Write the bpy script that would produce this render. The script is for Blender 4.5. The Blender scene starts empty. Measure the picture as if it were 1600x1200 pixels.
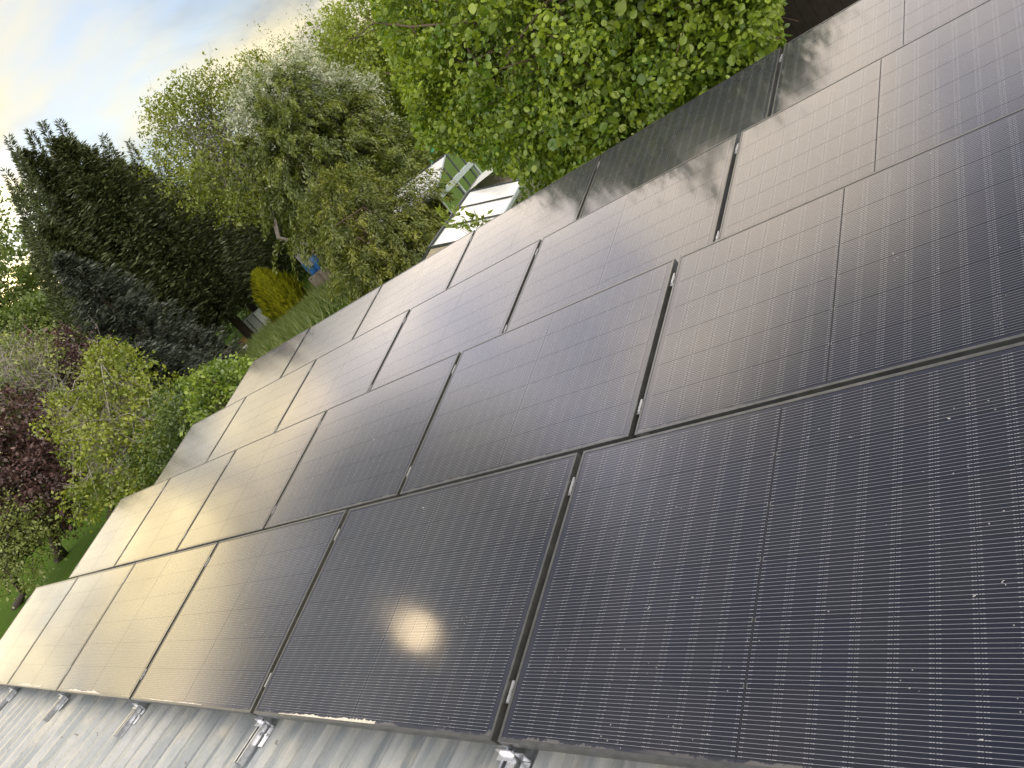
import bpy, math, random
import numpy as np
from mathutils import Matrix, Vector
random.seed(7); RNG = np.random.default_rng(7)
S = bpy.context.scene
COL = S.collection

# ---------------------------------------------------------------- camera (solved from the panel corners)
TH = math.radians(10.5)                       # tilt of the panel rows
CT, ST = math.cos(TH), math.sin(TH)
RC = np.array([[-0.6733577337, 0.2950959443, -0.6778700068], [0.2436548425, -0.7770849751, -0.5803199628], [0.6980126647, 0.5559292448, -0.4513546219]])
F_PX = 1219.0
SC = 1.0115
CAM_Z = 4.4
M_PW = np.array([[-1, 0, 0], [0, CT, -ST], [0, ST, CT]])      # panel axes (left, up-slope, out) -> world
cam_p = np.array([-2.0360, -0.4777, 1.7318]) * SC
_c = M_PW @ cam_p
Z_ROW = CAM_Z - _c[2]                         # height of the lower edge of the nearest row
CAM = np.array([_c[0], _c[1], CAM_Z])
AX = (M_PW @ RC.T).T                          # rows: right, down, forward in world
cd = bpy.data.cameras.new('camera'); cd.sensor_width = 36.0; cd.lens = 36.0 * F_PX / 1600.0
cd.clip_start = 0.05; cd.clip_end = 2000
co = bpy.data.objects.new('camera', cd); COL.objects.link(co)
mw = Matrix.Identity(4)
for i in range(3):
    mw[i][0] = AX[0][i]; mw[i][1] = -AX[1][i]; mw[i][2] = -AX[2][i]; mw[i][3] = CAM[i]
co.matrix_world = mw
S.camera = co

# ---------------------------------------------------------------- light
SUN_AZ, SUN_EL = math.radians(78.8), math.radians(34.1)      # azimuth counted left of +Y
SUN = Vector((-math.sin(SUN_AZ) * math.cos(SUN_EL), math.cos(SUN_AZ) * math.cos(SUN_EL), math.sin(SUN_EL)))
ld = bpy.data.lights.new('sun', 'SUN'); ld.energy = 0.011; ld.angle = math.radians(2.6); ld.color = (1.0, 0.76, 0.46)
lo = bpy.data.objects.new('sun', ld); COL.objects.link(lo)
lo.rotation_euler = SUN.to_track_quat('Z', 'Y').to_euler(); lo.location = (-20, 5, 30)
S.view_settings.view_transform = 'Standard'; S.view_settings.look = 'None'
S.view_settings.exposure = 1.05; S.view_settings.gamma = 1.0; S.view_settings.use_curve_mapping = False


class NT:
    """small helper for node trees"""
    def __init__(self, tree): self.t = tree; self.n = tree.nodes; self.l = tree.links
    def add(self, kind, **kw):
        n = self.n.new(kind)
        for k, v in kw.items(): setattr(n, k, v)
        return n
    def put(self, sock, v):
        if isinstance(v, bpy.types.NodeSocket): self.l.new(v, sock)
        elif v is not None:
            if hasattr(sock, 'default_value'):
                dv = sock.default_value
                if hasattr(dv, '__len__') and not hasattr(v, '__len__'): v = [v] * len(dv)
                if hasattr(dv, '__len__') and len(dv) == 4 and len(v) == 3: v = (*v, 1.0)
                sock.default_value = v
    def math(self, op, a, b=None, c=None, clamp=False):
        n = self.add('ShaderNodeMath', operation=op, use_clamp=clamp)
        for s, v in zip(n.inputs, (a, b, c)): self.put(s, v)
        return n.outputs[0]
    def vmath(self, op, a, b=None, scale=None):
        n = self.add('ShaderNodeVectorMath', operation=op)
        self.put(n.inputs[0], a); self.put(n.inputs[1], b)
        if scale is not None: self.put(n.inputs['Scale'], scale)
        return n.outputs['Value'] if op in ('DOT_PRODUCT', 'LENGTH', 'DISTANCE') else n.outputs[0]
    def mix(self, f, a, b, blend='MIX'):
        n = self.add('ShaderNodeMix', data_type='RGBA', blend_type=blend)
        self.put(n.inputs[0], f); self.put(n.inputs[6], a); self.put(n.inputs[7], b)
        return n.outputs[2]
    def noise(self, vec, scale, detail=3.0, rough=0.5, dist=0.0, out=0):
        n = self.add('ShaderNodeTexNoise'); self.put(n.inputs['Vector'], vec)
        n.inputs['Scale'].default_value = scale; n.inputs['Detail'].default_value = detail
        n.inputs['Roughness'].default_value = rough; n.inputs['Distortion'].default_value = dist
        return n.outputs[out]
    def ramp(self, v, lo, hi, a=0.0, b=1.0, smooth=True):
        n = self.add('ShaderNodeMapRange', interpolation_type='SMOOTHSTEP' if smooth else 'LINEAR')
        self.put(n.inputs[0], v); self.put(n.inputs[1], lo); self.put(n.inputs[2], hi); self.put(n.inputs[3], a); self.put(n.inputs[4], b)
        return n.outputs[0]
    def sep(self, v):
        n = self.add('ShaderNodeSeparateXYZ'); self.put(n.inputs[0], v); return n.outputs
    def comb(self, x, y, z):
        n = self.add('ShaderNodeCombineXYZ')
        for s, v in zip(n.inputs, (x, y, z)): self.put(s, v)
        return n.outputs[0]


W = bpy.data.worlds.new('World'); S.world = W; W.use_nodes = True
T = NT(W.node_tree); T.n.clear()
sky = T.add('ShaderNodeTexSky', sky_type='NISHITA'); sky.sun_disc = False
sky.sun_elevation = SUN_EL; sky.sun_rotation = -SUN_AZ; sky.altitude = 50; sky.air_density = 1.0; sky.dust_density = 0.6
tc = T.add('ShaderNodeTexCoord')
d = T.vmath('NORMALIZE', tc.outputs['Generated'])
dx, dy, dz = T.sep(d)
zz = T.math('ADD', T.math('MAXIMUM', dz, 0.0), 0.20)
pl = T.comb(T.math('DIVIDE', dx, zz), T.math('DIVIDE', dy, zz), 0.0)           # cloud deck seen in perspective
warp = T.vmath('ADD', pl, (-23.62, 35.28, 0.0))
n1 = T.noise(warp, 0.55, 5.5, 0.52, 0.3)
n2 = T.noise(T.vmath('ADD', pl, (15.25, 37.33, 0.0)), 0.95, 6.0, 0.53, 0.4)
n3 = T.noise(T.vmath('ADD', pl, (31.5, -16.1, 0.0)), 0.42, 4.0, 0.5, 0.3)
cover = T.ramp(n1, 0.43, 0.565)
bright = T.ramp(n2, 0.43, 0.62)
ca = T.vmath('DOT_PRODUCT', d, tuple(SUN))
glow = T.math('POWER', T.math('MAXIMUM', ca, 0.0), 160.0)
# azimuth closeness to the sun and a low bank of sunlit cloud
dh = T.vmath('NORMALIZE', T.comb(dx, dy, 0.0))
caz = T.vmath('DOT_PRODUCT', dh, (-math.sin(SUN_AZ), math.cos(SUN_AZ), 0.0))
near_az = T.ramp(caz, 0.950, 0.985)
low = T.ramp(dz, 0.43, 0.25)
gold = T.math('MULTIPLY', T.math('MULTIPLY', near_az, low), T.ramp(n3, 0.30, 0.62, 0.7, 1.0))
c_grey = T.mix(bright, (0.205, 0.218, 0.228), (0.53, 0.475, 0.325))
c_warm = T.mix(T.ramp(T.noise(T.vmath('ADD', pl, (4.4, 9.1, 0.0)), 2.3, 4.0, 0.5, 0.5), 0.36, 0.62), (0.92, 0.72, 0.36), (3.1, 2.45, 1.22))
c_cloud = T.mix(gold, T.mix(1.0, c_grey, T.mix(T.ramp(ca, 0.962, 0.990), (1, 1, 1), (0.75, 0.82, 0.95)), 'MULTIPLY'), c_warm)
c_cloud = T.mix(1.0, c_cloud, T.mix(glow, (1, 1, 1), (1.9, 1.8, 1.6)), 'MULTIPLY')
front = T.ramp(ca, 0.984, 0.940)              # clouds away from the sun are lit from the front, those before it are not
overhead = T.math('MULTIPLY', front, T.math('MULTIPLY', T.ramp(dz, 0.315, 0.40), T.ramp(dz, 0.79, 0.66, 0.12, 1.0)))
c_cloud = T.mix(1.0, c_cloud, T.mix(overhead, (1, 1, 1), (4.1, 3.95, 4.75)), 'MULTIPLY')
behind = T.ramp(ca, 0.55, -0.3)  # extra brightness added to unseen cloud opposite the sun, lighting the tree fronts
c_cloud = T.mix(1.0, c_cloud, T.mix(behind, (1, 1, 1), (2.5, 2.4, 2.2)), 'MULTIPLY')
b1 = T.add('ShaderNodeBackground'); T.put(b1.inputs[0], sky.outputs[0]); b1.inputs[1].default_value = 0.06
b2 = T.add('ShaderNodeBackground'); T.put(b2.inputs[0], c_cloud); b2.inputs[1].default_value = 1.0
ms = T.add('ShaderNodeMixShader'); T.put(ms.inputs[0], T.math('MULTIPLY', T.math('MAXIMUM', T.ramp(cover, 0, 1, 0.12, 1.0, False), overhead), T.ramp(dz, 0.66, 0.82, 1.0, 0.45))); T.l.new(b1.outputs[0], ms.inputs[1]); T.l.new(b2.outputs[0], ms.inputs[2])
wo = T.add('ShaderNodeOutputWorld'); T.l.new(ms.outputs[0], wo.inputs[0])


# ---------------------------------------------------------------- helpers: pixels to places
def ray(px, py):
    v = AX[0] * (px - 800) + AX[1] * (py - 600) + AX[2] * F_PX
    return v / np.linalg.norm(v)
def at(px, py, D):
    """point on the ray at horizontal distance D from the camera"""
    v = ray(px, py); return CAM + v * (D / math.hypot(v[0], v[1]))
def at_z(px, py, z):
    v = ray(px, py); return CAM + v * ((z - CAM[2]) / v[2])
def to_px(P):
    q = (np.asarray(P) - CAM) @ AX.T
    return 800 + F_PX * q[..., 0] / q[..., 2], 600 + F_PX * q[..., 1] / q[..., 2], q[..., 2]


# ---------------------------------------------------------------- helpers: objects
def tag(o, label=None, cat=None, group=None, kind=None):
    if label: o['label'] = label
    if cat: o['category'] = cat
    if group: o['group'] = group
    if kind: o['kind'] = kind
    return o
def link(name, me, mat=None, parent=None):
    o = bpy.data.objects.new(name, me); COL.objects.link(o)
    if mat is not None and me is not None and not me.materials: me.materials.append(mat)
    if parent is not None: o.parent = parent
    return o
def empty(name, loc, rot=(0, 0, 0)):
    o = bpy.data.objects.new(name, None); COL.objects.link(o); o.location = loc; o.rotation_euler = rot
    o.empty_display_size = 0.2
    return o
class MB:
    def __init__(self): self.v = []; self.f = []
    def face(self, pts):
        b = len(self.v); self.v += [tuple(map(float, p)) for p in pts]; self.f.append(tuple(range(b, b + len(pts))))
    def box(self, a, b, bev=0.0):
        x0, y0, z0 = a; x1, y1, z1 = b; k = len(self.v)
        self.v += [(x0, y0, z0), (x1, y0, z0), (x1, y1, z0), (x0, y1, z0), (x0, y0, z1), (x1, y0, z1), (x1, y1, z1), (x0, y1, z1)]
        self.f += [(k, k + 3, k + 2, k + 1), (k + 4, k + 5, k + 6, k + 7), (k, k + 1, k + 5, k + 4), (k + 1, k + 2, k + 6, k + 5), (k + 2, k + 3, k + 7, k + 6), (k + 3, k, k + 4, k + 7)]
    def bar(self, p, q, w, h, up=(0, 0, 1)):
        p = np.array(p, float); q = np.array(q, float); t = q - p; t /= np.linalg.norm(t)
        s = np.cross(t, up); n = np.linalg.norm(s)
        s = np.cross(t, (1, 0, 0)) if n < 1e-4 else s; s /= np.linalg.norm(s); u = np.cross(s, t)
        k = len(self.v)
        for e in (p, q):
            for a, b in ((-1, -1), (1, -1), (1, 1), (-1, 1)): self.v.append(tuple(e + s * a * w / 2 + u * b * h / 2))
        self.f += [(k, k + 1, k + 2, k + 3), (k + 7, k + 6, k + 5, k + 4)] + [(k + i, k + 4 + i, k + 4 + (i + 1) % 4, k + (i + 1) % 4) for i in range(4)]
    def tube(self, pts, rad, n=6):
        pts = np.array(pts, float); k0 = len(self.v); m = len(pts)
        if not hasattr(rad, '__len__'): rad = [rad] * m
        for i in range(m):
            t = pts[min(i + 1, m - 1)] - pts[max(i - 1, 0)]; t /= (np.linalg.norm(t) + 1e-9)
            a = np.cross(t, (0.31, 0.2, 0.93) if abs(t[2]) < 0.9 else (1, 0.1, 0)); a /= np.linalg.norm(a); b = np.cross(t, a)
            for j in range(n):
                an = 2 * math.pi * j / n; self.v.append(tuple(pts[i] + rad[i] * (math.cos(an) * a + math.sin(an) * b)))
        for i in range(m - 1):
            for j in range(n):
                self.f.append((k0 + i * n + j, k0 + i * n + (j + 1) % n, k0 + (i + 1) * n + (j + 1) % n, k0 + (i + 1) * n + j))
        self.f.append(tuple(k0 + j for j in range(n))[::-1]); self.f.append(tuple(k0 + (m - 1) * n + j for j in range(n)))
    def mesh(self, name, smooth=False):
        me = bpy.data.meshes.new(name); me.from_pydata(self.v, [], self.f); me.update()
        if smooth: me.polygons.foreach_set('use_smooth', [True] * len(me.polygons))
        return me
    def build(self, name, mat, parent=None, smooth=False):
        return link(name, self.mesh(name, smooth), mat, parent)


def np_mesh(name, verts, faces, rnd=None):
    """verts (n,3), faces (m,k) -> mesh, with an optional value per face"""
    me = bpy.data.meshes.new(name); m, k = faces.shape
    me.vertices.add(len(verts)); me.vertices.foreach_set('co', verts.astype(np.float32).ravel())
    me.loops.add(m * k); me.loops.foreach_set('vertex_index', faces.astype(np.int32).ravel())
    me.polygons.add(m); me.polygons.foreach_set('loop_start', np.arange(0, m * k, k, dtype=np.int32))
    me.update(calc_edges=True)
    if rnd is not None:
        a = me.attributes.new('rnd', 'FLOAT', 'FACE'); a.data.foreach_set('value', rnd.astype(np.float32))
    return me


# ---------------------------------------------------------------- materials
def mat(name):
    m = bpy.data.materials.new(name); m.use_nodes = True; t = NT(m.node_tree); t.n.clear()
    o = t.add('ShaderNodeOutputMaterial'); return m, t, o
def principled(t, o, **kw):
    p = t.add('ShaderNodeBsdfPrincipled')
    for k, v in kw.items(): t.put(p.inputs[k.replace('_', ' ')], v)
    t.l.new(p.outputs[0], o.inputs[0]); return p
def bump(t, h, strength, dist=0.01):
    b = t.add('ShaderNodeBump'); b.inputs['Strength'].default_value = strength; b.inputs['Distance'].default_value = dist
    t.put(b.inputs['Height'], h); return b.outputs[0]
def simple(name, col, rough=0.6, metal=0.0, var=0.25, scale=6.0, bmp=0.0):
    m, t, o = mat(name); g = t.add('ShaderNodeNewGeometry')
    n = t.noise(g.outputs['Position'], scale, 5, 0.6)
    k = t.ramp(n, 0.3, 0.7, 1 - var, 1 + var, False)
    c = t.mix(1.0, col, t.comb(k, k, k), 'MULTIPLY')
    p = principled(t, o, Base_Color=c, Roughness=rough, Metallic=metal)
    if bmp: t.put(p.inputs['Normal'], bump(t, n, bmp, 0.02))
    return m
def leaf_mat(name, dark, light, trans=0.45, gloss=0.08, rough=0.5):
    m, t, o = mat(name)
    a = t.add('ShaderNodeAttribute', attribute_name='rnd')
    r = t.math('PINGPONG', t.math('MULTIPLY', a.outputs['Fac'], 2.0), 1.0)
    c = t.mix(r, dark, light)
    df = t.add('ShaderNodeBsdfDiffuse'); t.put(df.inputs[0], c)
    tr = t.add('ShaderNodeBsdfTranslucent'); t.put(tr.inputs[0], t.mix(1.0, c, (1.15, 1.1, 0.55), 'MULTIPLY'))
    m1 = t.add('ShaderNodeMixShader'); m1.inputs[0].default_value = trans; t.l.new(df.outputs[0], m1.inputs[1]); t.l.new(tr.outputs[0], m1.inputs[2])
    gl = t.add('ShaderNodeBsdfGlossy'); gl.inputs['Roughness'].default_value = rough; t.put(gl.inputs[0], (0.8, 0.85, 0.8))
    m2 = t.add('ShaderNodeMixShader'); m2.inputs[0].default_value = gloss; t.l.new(m1.outputs[0], m2.inputs[1]); t.l.new(gl.outputs[0], m2.inputs[2])
    t.l.new(m2.outputs[0], o.inputs[0]); return m
def bark_mat(name, col):
    m, t, o = mat(name); g = t.add('ShaderNodeNewGeometry')
    v = t.vmath('MULTIPLY', g.outputs['Position'], (9, 9, 2))
    n = t.noise(v, 3.0, 5, 0.65)
    c = t.mix(n, tuple(x * 0.55 for x in col), tuple(min(1, x * 1.5) for x in col))
    p = principled(t, o, Base_Color=c, Roughness=0.9); t.put(p.inputs['Normal'], bump(t, n, 0.7, 0.03))
    return m

# ---- glass-covered parts of a panel: dust, water marks and the pane's own reflection (as a clear coat)
N_W, CW, CH = 16, 0.0905, 0.1775               # wires per cell, half-cell width, height
def dust_nodes(t, pos):
    big = t.noise(pos, 2.2, 4, 0.55); fine = t.noise(pos, 70.0, 4, 0.7)
    vo = t.add('ShaderNodeTexVoronoi'); vo.inputs['Scale'].default_value = 14.0; t.put(vo.inputs['Vector'], t.vmath('ADD', pos, t.vmath('SCALE', t.noise(pos, 55, 2, 0.5, out=1), scale=0.05)))
    thr = t.ramp(t.noise(vo.outputs['Position'], 7.3, 0, 0), 0.54, 0.78, 0.0, 0.062)
    dot = t.math('LESS_THAN', vo.outputs['Distance'], thr)
    vo2 = t.add('ShaderNodeTexVoronoi'); vo2.inputs['Scale'].default_value = 45.0; t.put(vo2.inputs['Vector'], pos)
    thr2 = t.ramp(t.noise(vo2.outputs['Position'], 9.1, 0, 0), 0.53, 0.78, 0.0, 0.10)
    dot2 = t.math('LESS_THAN', vo2.outputs['Distance'], thr2)
    veil = t.math('MULTIPLY', t.ramp(big, 0.35, 0.7, 0.6, 1.4, False), t.ramp(fine, 0.2, 0.8, 0.6, 1.3, False))
    return veil, t.math('MAXIMUM', dot, t.math('MULTIPLY', dot2, 0.7)), big
COAT_IOR, COAT_ROUGH = 1.50, 0.085
def cell_material():
    m, t, o = mat('solar_cell'); g = t.add('ShaderNodeNewGeometry'); pos = g.outputs['Position']
    uv = t.add('ShaderNodeUVMap', uv_map='cell'); x, y, _ = t.sep(uv.outputs[0])     # metres from the cell centre
    sp = CH / N_W
    fy = t.math('ABSOLUTE', t.math('SUBTRACT', t.math('FRACT', t.math('DIVIDE', t.math('ADD', y, CH / 2), sp)), 0.5))
    ax = t.math('ABSOLUTE', x)
    pad1 = t.math('MULTIPLY', t.math('GREATER_THAN', ax, 0.0405), t.math('LESS_THAN', ax, 0.0443))
    pad2 = t.math('MULTIPLY', t.math('GREATER_THAN', ax, 0.0330), t.math('LESS_THAN', ax, 0.0385))
    pad = t.math('MAXIMUM', pad1, pad2)
    wd = t.math('ADD', 0.042, t.math('MULTIPLY', pad, 0.022))
    wire = t.ramp(fy, t.math('ADD', wd, 0.02), t.math('SUBTRACT', wd, 0.02))
    oi = t.add('ShaderNodeObjectInfo'); at_ = t.add('ShaderNodeAttribute', attribute_name='rnd')
    r = t.math('FRACT', t.math('ADD', oi.outputs['Random'], at_.outputs['Fac']))
    base = t.mix(r, (0.002, 0.0032, 0.010), (0.005, 0.005, 0.0085))
    col = t.mix(wire, base, t.mix(pad, (0.19, 0.198, 0.22), (0.29, 0.30, 0.32)))
    veil, dot, big = dust_nodes(t, pos)
    col = t.mix(t.math('MULTIPLY', veil, 0.009), col, (0.5, 0.5, 0.5))
    col = t.mix(t.math('MULTIPLY', dot, 0.45), col, (0.55, 0.55, 0.53))
    cr = t.math('ADD', t.ramp(big, 0.3, 0.7, COAT_ROUGH - 0.02, COAT_ROUGH + 0.03, False), t.math('MULTIPLY', dot, 0.4))
    principled(t, o, Base_Color=col, Roughness=0.45, Specular_IOR_Level=0.1, Coat_Weight=1.0, Coat_Roughness=cr, Coat_IOR=COAT_IOR)
    return m
def laminate_material():
    m, t, o = mat('panel_laminate'); g = t.add('ShaderNodeNewGeometry'); pos = g.outputs['Position']
    tcd = t.add('ShaderNodeTexCoord'); lx, ly, _ = t.sep(tcd.outputs['Object'])
    veil, dot, big = dust_nodes(t, pos)
    col = t.mix(t.math('MULTIPLY', veil, 0.02), (0.008, 0.010, 0.020), (0.55, 0.52, 0.48))
    col = t.mix(t.math('MULTIPLY', dot, 0.45), col, (0.55, 0.55, 0.53))
    # silt left where the rain water stands against the lower frame
    e = t.math('SUBTRACT', ly, t.math('MULTIPLY', t.ramp(t.noise(pos, 14, 5, 0.7), 0.42, 0.75), 0.030))
    silt = t.math('MULTIPLY', t.ramp(e, 0.016, 0.010), t.ramp(t.noise(pos, 1.1, 2, 0.5), 0.42, 0.5))
    col = t.mix(t.math('MULTIPLY', silt, 0.12), col, (0.60, 0.57, 0.48))
    principled(t, o, Base_Color=col, Roughness=0.6, Specular_IOR_Level=0.1, Coat_Weight=1.0, Coat_Roughness=COAT_ROUGH, Coat_IOR=COAT_IOR)
    return m
def sheet_material():
    m, t, o = mat('roof_steel'); g = t.add('ShaderNodeNewGeometry'); pos = g.outputs['Position']
    a = t.noise(t.vmath('MULTIPLY', pos, (6, 0.7, 1)), 2.0, 6, 0.65); b = t.noise(pos, 38, 4, 0.7); c0 = t.noise(pos, 3.0, 5, 0.6)
    col = t.mix(t.ramp(a, 0.35, 0.7), (0.17, 0.20, 0.215), (0.32, 0.34, 0.335))
    col = t.mix(t.math('MULTIPLY', t.ramp(c0, 0.5, 0.75), 0.5), col, (0.52, 0.48, 0.36))
    vo = t.add('ShaderNodeTexVoronoi'); vo.inputs['Scale'].default_value = 17.0; t.put(vo.inputs['Vector'], t.vmath('ADD', pos, t.vmath('SCALE', t.noise(pos, 30, 2, 0.5, out=1), scale=0.06)))
    dot = t.math('LESS_THAN', vo.outputs['Distance'], t.ramp(t.noise(vo.outputs['Position'], 6.7, 0, 0), 0.5, 0.75, 0.0, 0.16))
    col = t.mix(t.math('MULTIPLY', dot, 0.75), col, (0.07, 0.065, 0.05))
    col = t.mix(t.math('MULTIPLY', t.ramp(b, 0.55, 0.8), 0.35), col, (0.2, 0.19, 0.16))
    principled(t, o, Base_Color=col, Roughness=t.ramp(b, 0.2, 0.8, 0.28, 0.5, False), Metallic=0.0, Specular_IOR_Level=0.6)
    return m
M_CELL, M_LAM, M_SHEET = cell_material(), laminate_material(), sheet_material()
M_FRAME = simple('anodised_frame', (0.115, 0.118, 0.112), 0.32, 0.75, 0.2, 25)
M_GALV = simple('galvanised_steel', (0.55, 0.57, 0.60), 0.3, 0.9, 0.25, 40)
M_ALU = simple('bright_aluminium', (0.78, 0.79, 0.80), 0.28, 0.85, 0.1, 40)
M_CLAMP = simple('dull_clamp', (0.30, 0.31, 0.32), 0.4, 0.6, 0.2, 40)
M_DARK = simple('dark_ribbon', (0.004, 0.004, 0.006), 0.6, 0, 0.1, 40)
M_RENDER = simple('wall_render', (0.42, 0.40, 0.36), 0.9, 0, 0.15, 4, 0.2)

# ---------------------------------------------------------------- ground
def ground_mat():
    m, t, o = mat('lawn_ground'); g = t.add('ShaderNodeNewGeometry'); pos = g.outputs['Position']
    a = t.noise(pos, 0.35, 5, 0.6); b = t.noise(pos, 9.0, 6, 0.7)
    c = t.mix(a, (0.055, 0.115, 0.006), (0.105, 0.190, 0.010)); c = t.mix(t.ramp(b, 0.3, 0.75), t.mix(1, c, (0.45, 0.5, 0.5), 'MULTIPLY'), c)
    p = principled(t, o, Base_Color=c, Roughness=0.9, Specular_IOR_Level=0.1); t.put(p.inputs['Normal'], bump(t, b, 0.9, 0.05)); return m
g = MB(); g.box((-900, -900, -0.5), (900, 900, 0.0)); tag(g.build('ground', ground_mat()), kind='structure')

# ---------------------------------------------------------------- the building that carries the panels
P_ = 1.742 * SC; PL = P_ - 0.032; PH = 1.109 * SC
ROW_V = [(1.109 + 1.353 * k) * SC - PH for k in range(4)]
ROW_W = [-0.2455 * k * SC for k in range(4)]
def row_pt(k, U, v, w=0.0):
    q = M_PW @ np.array([U, ROW_V[k] + v, ROW_W[k] + w]); return np.array([q[0], q[1], q[2] + Z_ROW])
Z_CROWN = Z_ROW - 0.105                        # crowns of the steel sheet
X0, X1, Y0, Y1 = -5 * P_ - 0.06, 3.6, -2.6, ROW_V[3] * CT + 0.2 + PH * CT + 0.15
bld = empty('outbuilding', ((X0 + X1) / 2, (Y0 + Y1) / 2, 0))
tag(bld, 'low outbuilding with flat pale ribbed steel roof under the solar panels', 'building')
OB = Vector(bld.location)
def rel(o, base):                              # keep world-space meshes under a moved parent
    o.matrix_parent_inverse = Matrix.Translation(-Vector(base)); return o
ZW = Z_CROWN - 0.10
for a, b in (((X0 + .08, Y0 + .08, 0), (X1 - .08, Y0 + .28, ZW)), ((X0 + .08, Y1 - .28, 0), (X1 - .08, Y1 - .08, ZW)), ((X0 + .08, Y0 + .28, 0), (X0 + .28, Y1 - .28, ZW)), ((X1 - .28, Y0 + .28, 0), (X1 - .08, Y1 - .28, ZW))):
    mb = MB(); mb.box(a, b); rel(mb.build('wall', M_RENDER, bld), OB)
sheet_me = None
def sheet_mesh():
    mb = MB(); prof = []
    pitch = 0.2
    for i in range(5):
        b = i * pitch
        prof += [(b, 0), (b + 0.030, 0), (b + 0.044, -0.034), (b + 0.080, -0.034), (b + 0.088, -0.0295), (b + 0.096, -0.0295), (b + 0.104, -0.034), (b + 0.150, -0.034), (b + 0.164, 0), (b + 0.1999, 0)]
    prof.append((1.0, 0.0)); prof.append((1.025, 0.0)); prof.append((1.041, -0.029))
    ys = [0.0, Y1 - Y0]
    for (xa, za), (xb, zb) in zip(prof[:-1], prof[1:]):
        mb.face([(xa, ys[0], za), (xb, ys[0], zb), (xb, ys[1], zb), (xa, ys[1], za)])
    return mb.mesh('roof_sheet')
sheet_me = sheet_mesh(); sheet_me.materials.append(M_SHEET)
ns = int(math.ceil((X1 - X0) / 1.0))
screw = MB(); screw.tube([(0, 0, 0), (0, 0, 0.004)], 0.012, 8); screw.tube([(0, 0, 0.004), (0, 0, 0.010)], 0.005, 6)
screw_me = screw.mesh('screw'); screw_me.materials.append(M_GALV)
for i in range(ns):
    o = link('roof_sheet', sheet_me, None, bld); o.location = (X0 + i * 1.0 - OB.x, Y0 - OB.y, Z_CROWN - (i % 2) * 0.0016)
    for j in range(5):
        for yy in (-0.47,) if j in (1, 3) else ():
            s_ = link('screw', screw_me, None, o); s_.location = (0.01 + 0.2 * j + 0.18 * 0, yy - Y0 + RNG.normal(0, 0.01), 0.001)
mb = MB(); mb.box((X0 - 0.012, Y0, Z_CROWN - 0.16), (X0 - 0.002, Y1, Z_CROWN - 0.012)); rel(mb.build('fascia', M_SHEET, bld), OB)

# ---------------------------------------------------------------- solar panels
FT, FH = 0.011, 0.038                          # frame lip and depth
def octa(cx, cy, w, h, z0, z1, ch=0.003):
    pts = [(-w / 2 + ch, -h / 2), (w / 2 - ch, -h / 2), (w / 2, -h / 2 + ch), (w / 2, h / 2 - ch), (w / 2 - ch, h / 2), (-w / 2 + ch, h / 2), (-w / 2, h / 2 - ch), (-w / 2, -h / 2 + ch)]
    V = [(cx + x, cy + y, z1) for x, y in pts] + [(cx + x, cy + y, z0) for x, y in pts]
    Fc = [tuple(range(8))] + [(i, i + 8, (i + 1) % 8 + 8, (i + 1) % 8) for i in range(8)]
    return V, Fc, pts * 2
def cells_mesh(name, centres):
    V = []; Fc = []; UV = []; RN = []
    for i, (cx, cy) in enumerate(centres):
        v, f, u = octa(cx, cy, CW, CH, -0.0005, 0.0); b = len(V)
        V += v; Fc += [tuple(b + k for k in ff) for ff in f]; UV += u; RN += [random.random()] * len(f)
    me = bpy.data.meshes.new(name); me.from_pydata(V, [], Fc); me.update()
    ul = me.uv_layers.new(name='cell'); idx = np.zeros(len(me.loops), np.int32); me.loops.foreach_get('vertex_index', idx)
    ul.data.foreach_set('uv', np.array(UV, np.float32)[idx].ravel())
    a = me.attributes.new('rnd', 'FLOAT', 'FACE'); a.data.foreach_set('value', np.array(RN if len(centres) > 1 else [0.0] * len(RN), np.float32))
    me.materials.append(M_CELL); return me
# the panel's own axes: x right, y up the slope from the lower edge, z out of the glass
CELLS = []
gap = 0.0013; midgap = 0.006
pit_x, pit_y = CW + gap, CH + 0.0020
for ix in range(18):
    cx = (ix - 8.5) * pit_x + (midgap / 2 if ix > 8 else -midgap / 2)
    for iy in range(6): CELLS.append((cx, PH / 2 + (iy - 2.5) * pit_y))
cell_me = cells_mesh('cell', [(0, 0)])
mbf = MB()
mbf.box((-PL / 2, 0, -FH), (PL / 2, FT, 0.0012)); mbf.box((-PL / 2, PH - FT, -FH), (PL / 2, PH, 0.0012))
mbf.box((-PL / 2, FT + 0.0002, -FH), (-PL / 2 + FT, PH - FT - 0.0002, 0.001)); mbf.box((PL / 2 - FT, FT + 0.0002, -FH), (PL / 2, PH - FT - 0.0002, 0.001))
frame_me = mbf.mesh('frame'); frame_me.materials.append(M_FRAME)
lam = MB(); lam.box((-PL / 2 + FT + 0.0003, FT + 0.0003, -0.006), (PL / 2 - FT - 0.0003, PH - FT - 0.0003, -0.0007))
lam_me = lam.mesh('laminate'); lam_me.materials.append(M_LAM)
rib = MB(); rib.box((-0.0018, 0.02, -0.0007), (0.0018, PH - 0.02, 0.0001)); rib_me = rib.mesh('centre_ribbon'); rib_me.materials.append(M_DARK)
nod = MB()
for iy in range(1, 6):
    yy = PH / 2 + (iy - 3) * pit_y
    for s in (-1, 1): nod.box((s * 0.0048 - 0.002, yy - 0.006, -0.0006), (s * 0.0048 + 0.002, yy + 0.006, 0.0002))
nod_me = nod.mesh('ribbon_tabs'); nod_me.materials.append(M_FRAME)
M_SILT = simple('dried_silt', (0.50, 0.47, 0.38), 0.5, 0, 0.3, 60)
ROWN = ['bottom', 'second', 'third', 'top']; COLN = ['leftmost', 'second from left', 'third from left', 'fourth from left', 'fifth from left', 'rightmost']
ROWL = ['in the bottom row by the bare steel roof', 'in the second row from the bottom', 'in the third row from the bottom', 'in the top row under the trees']
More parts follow.
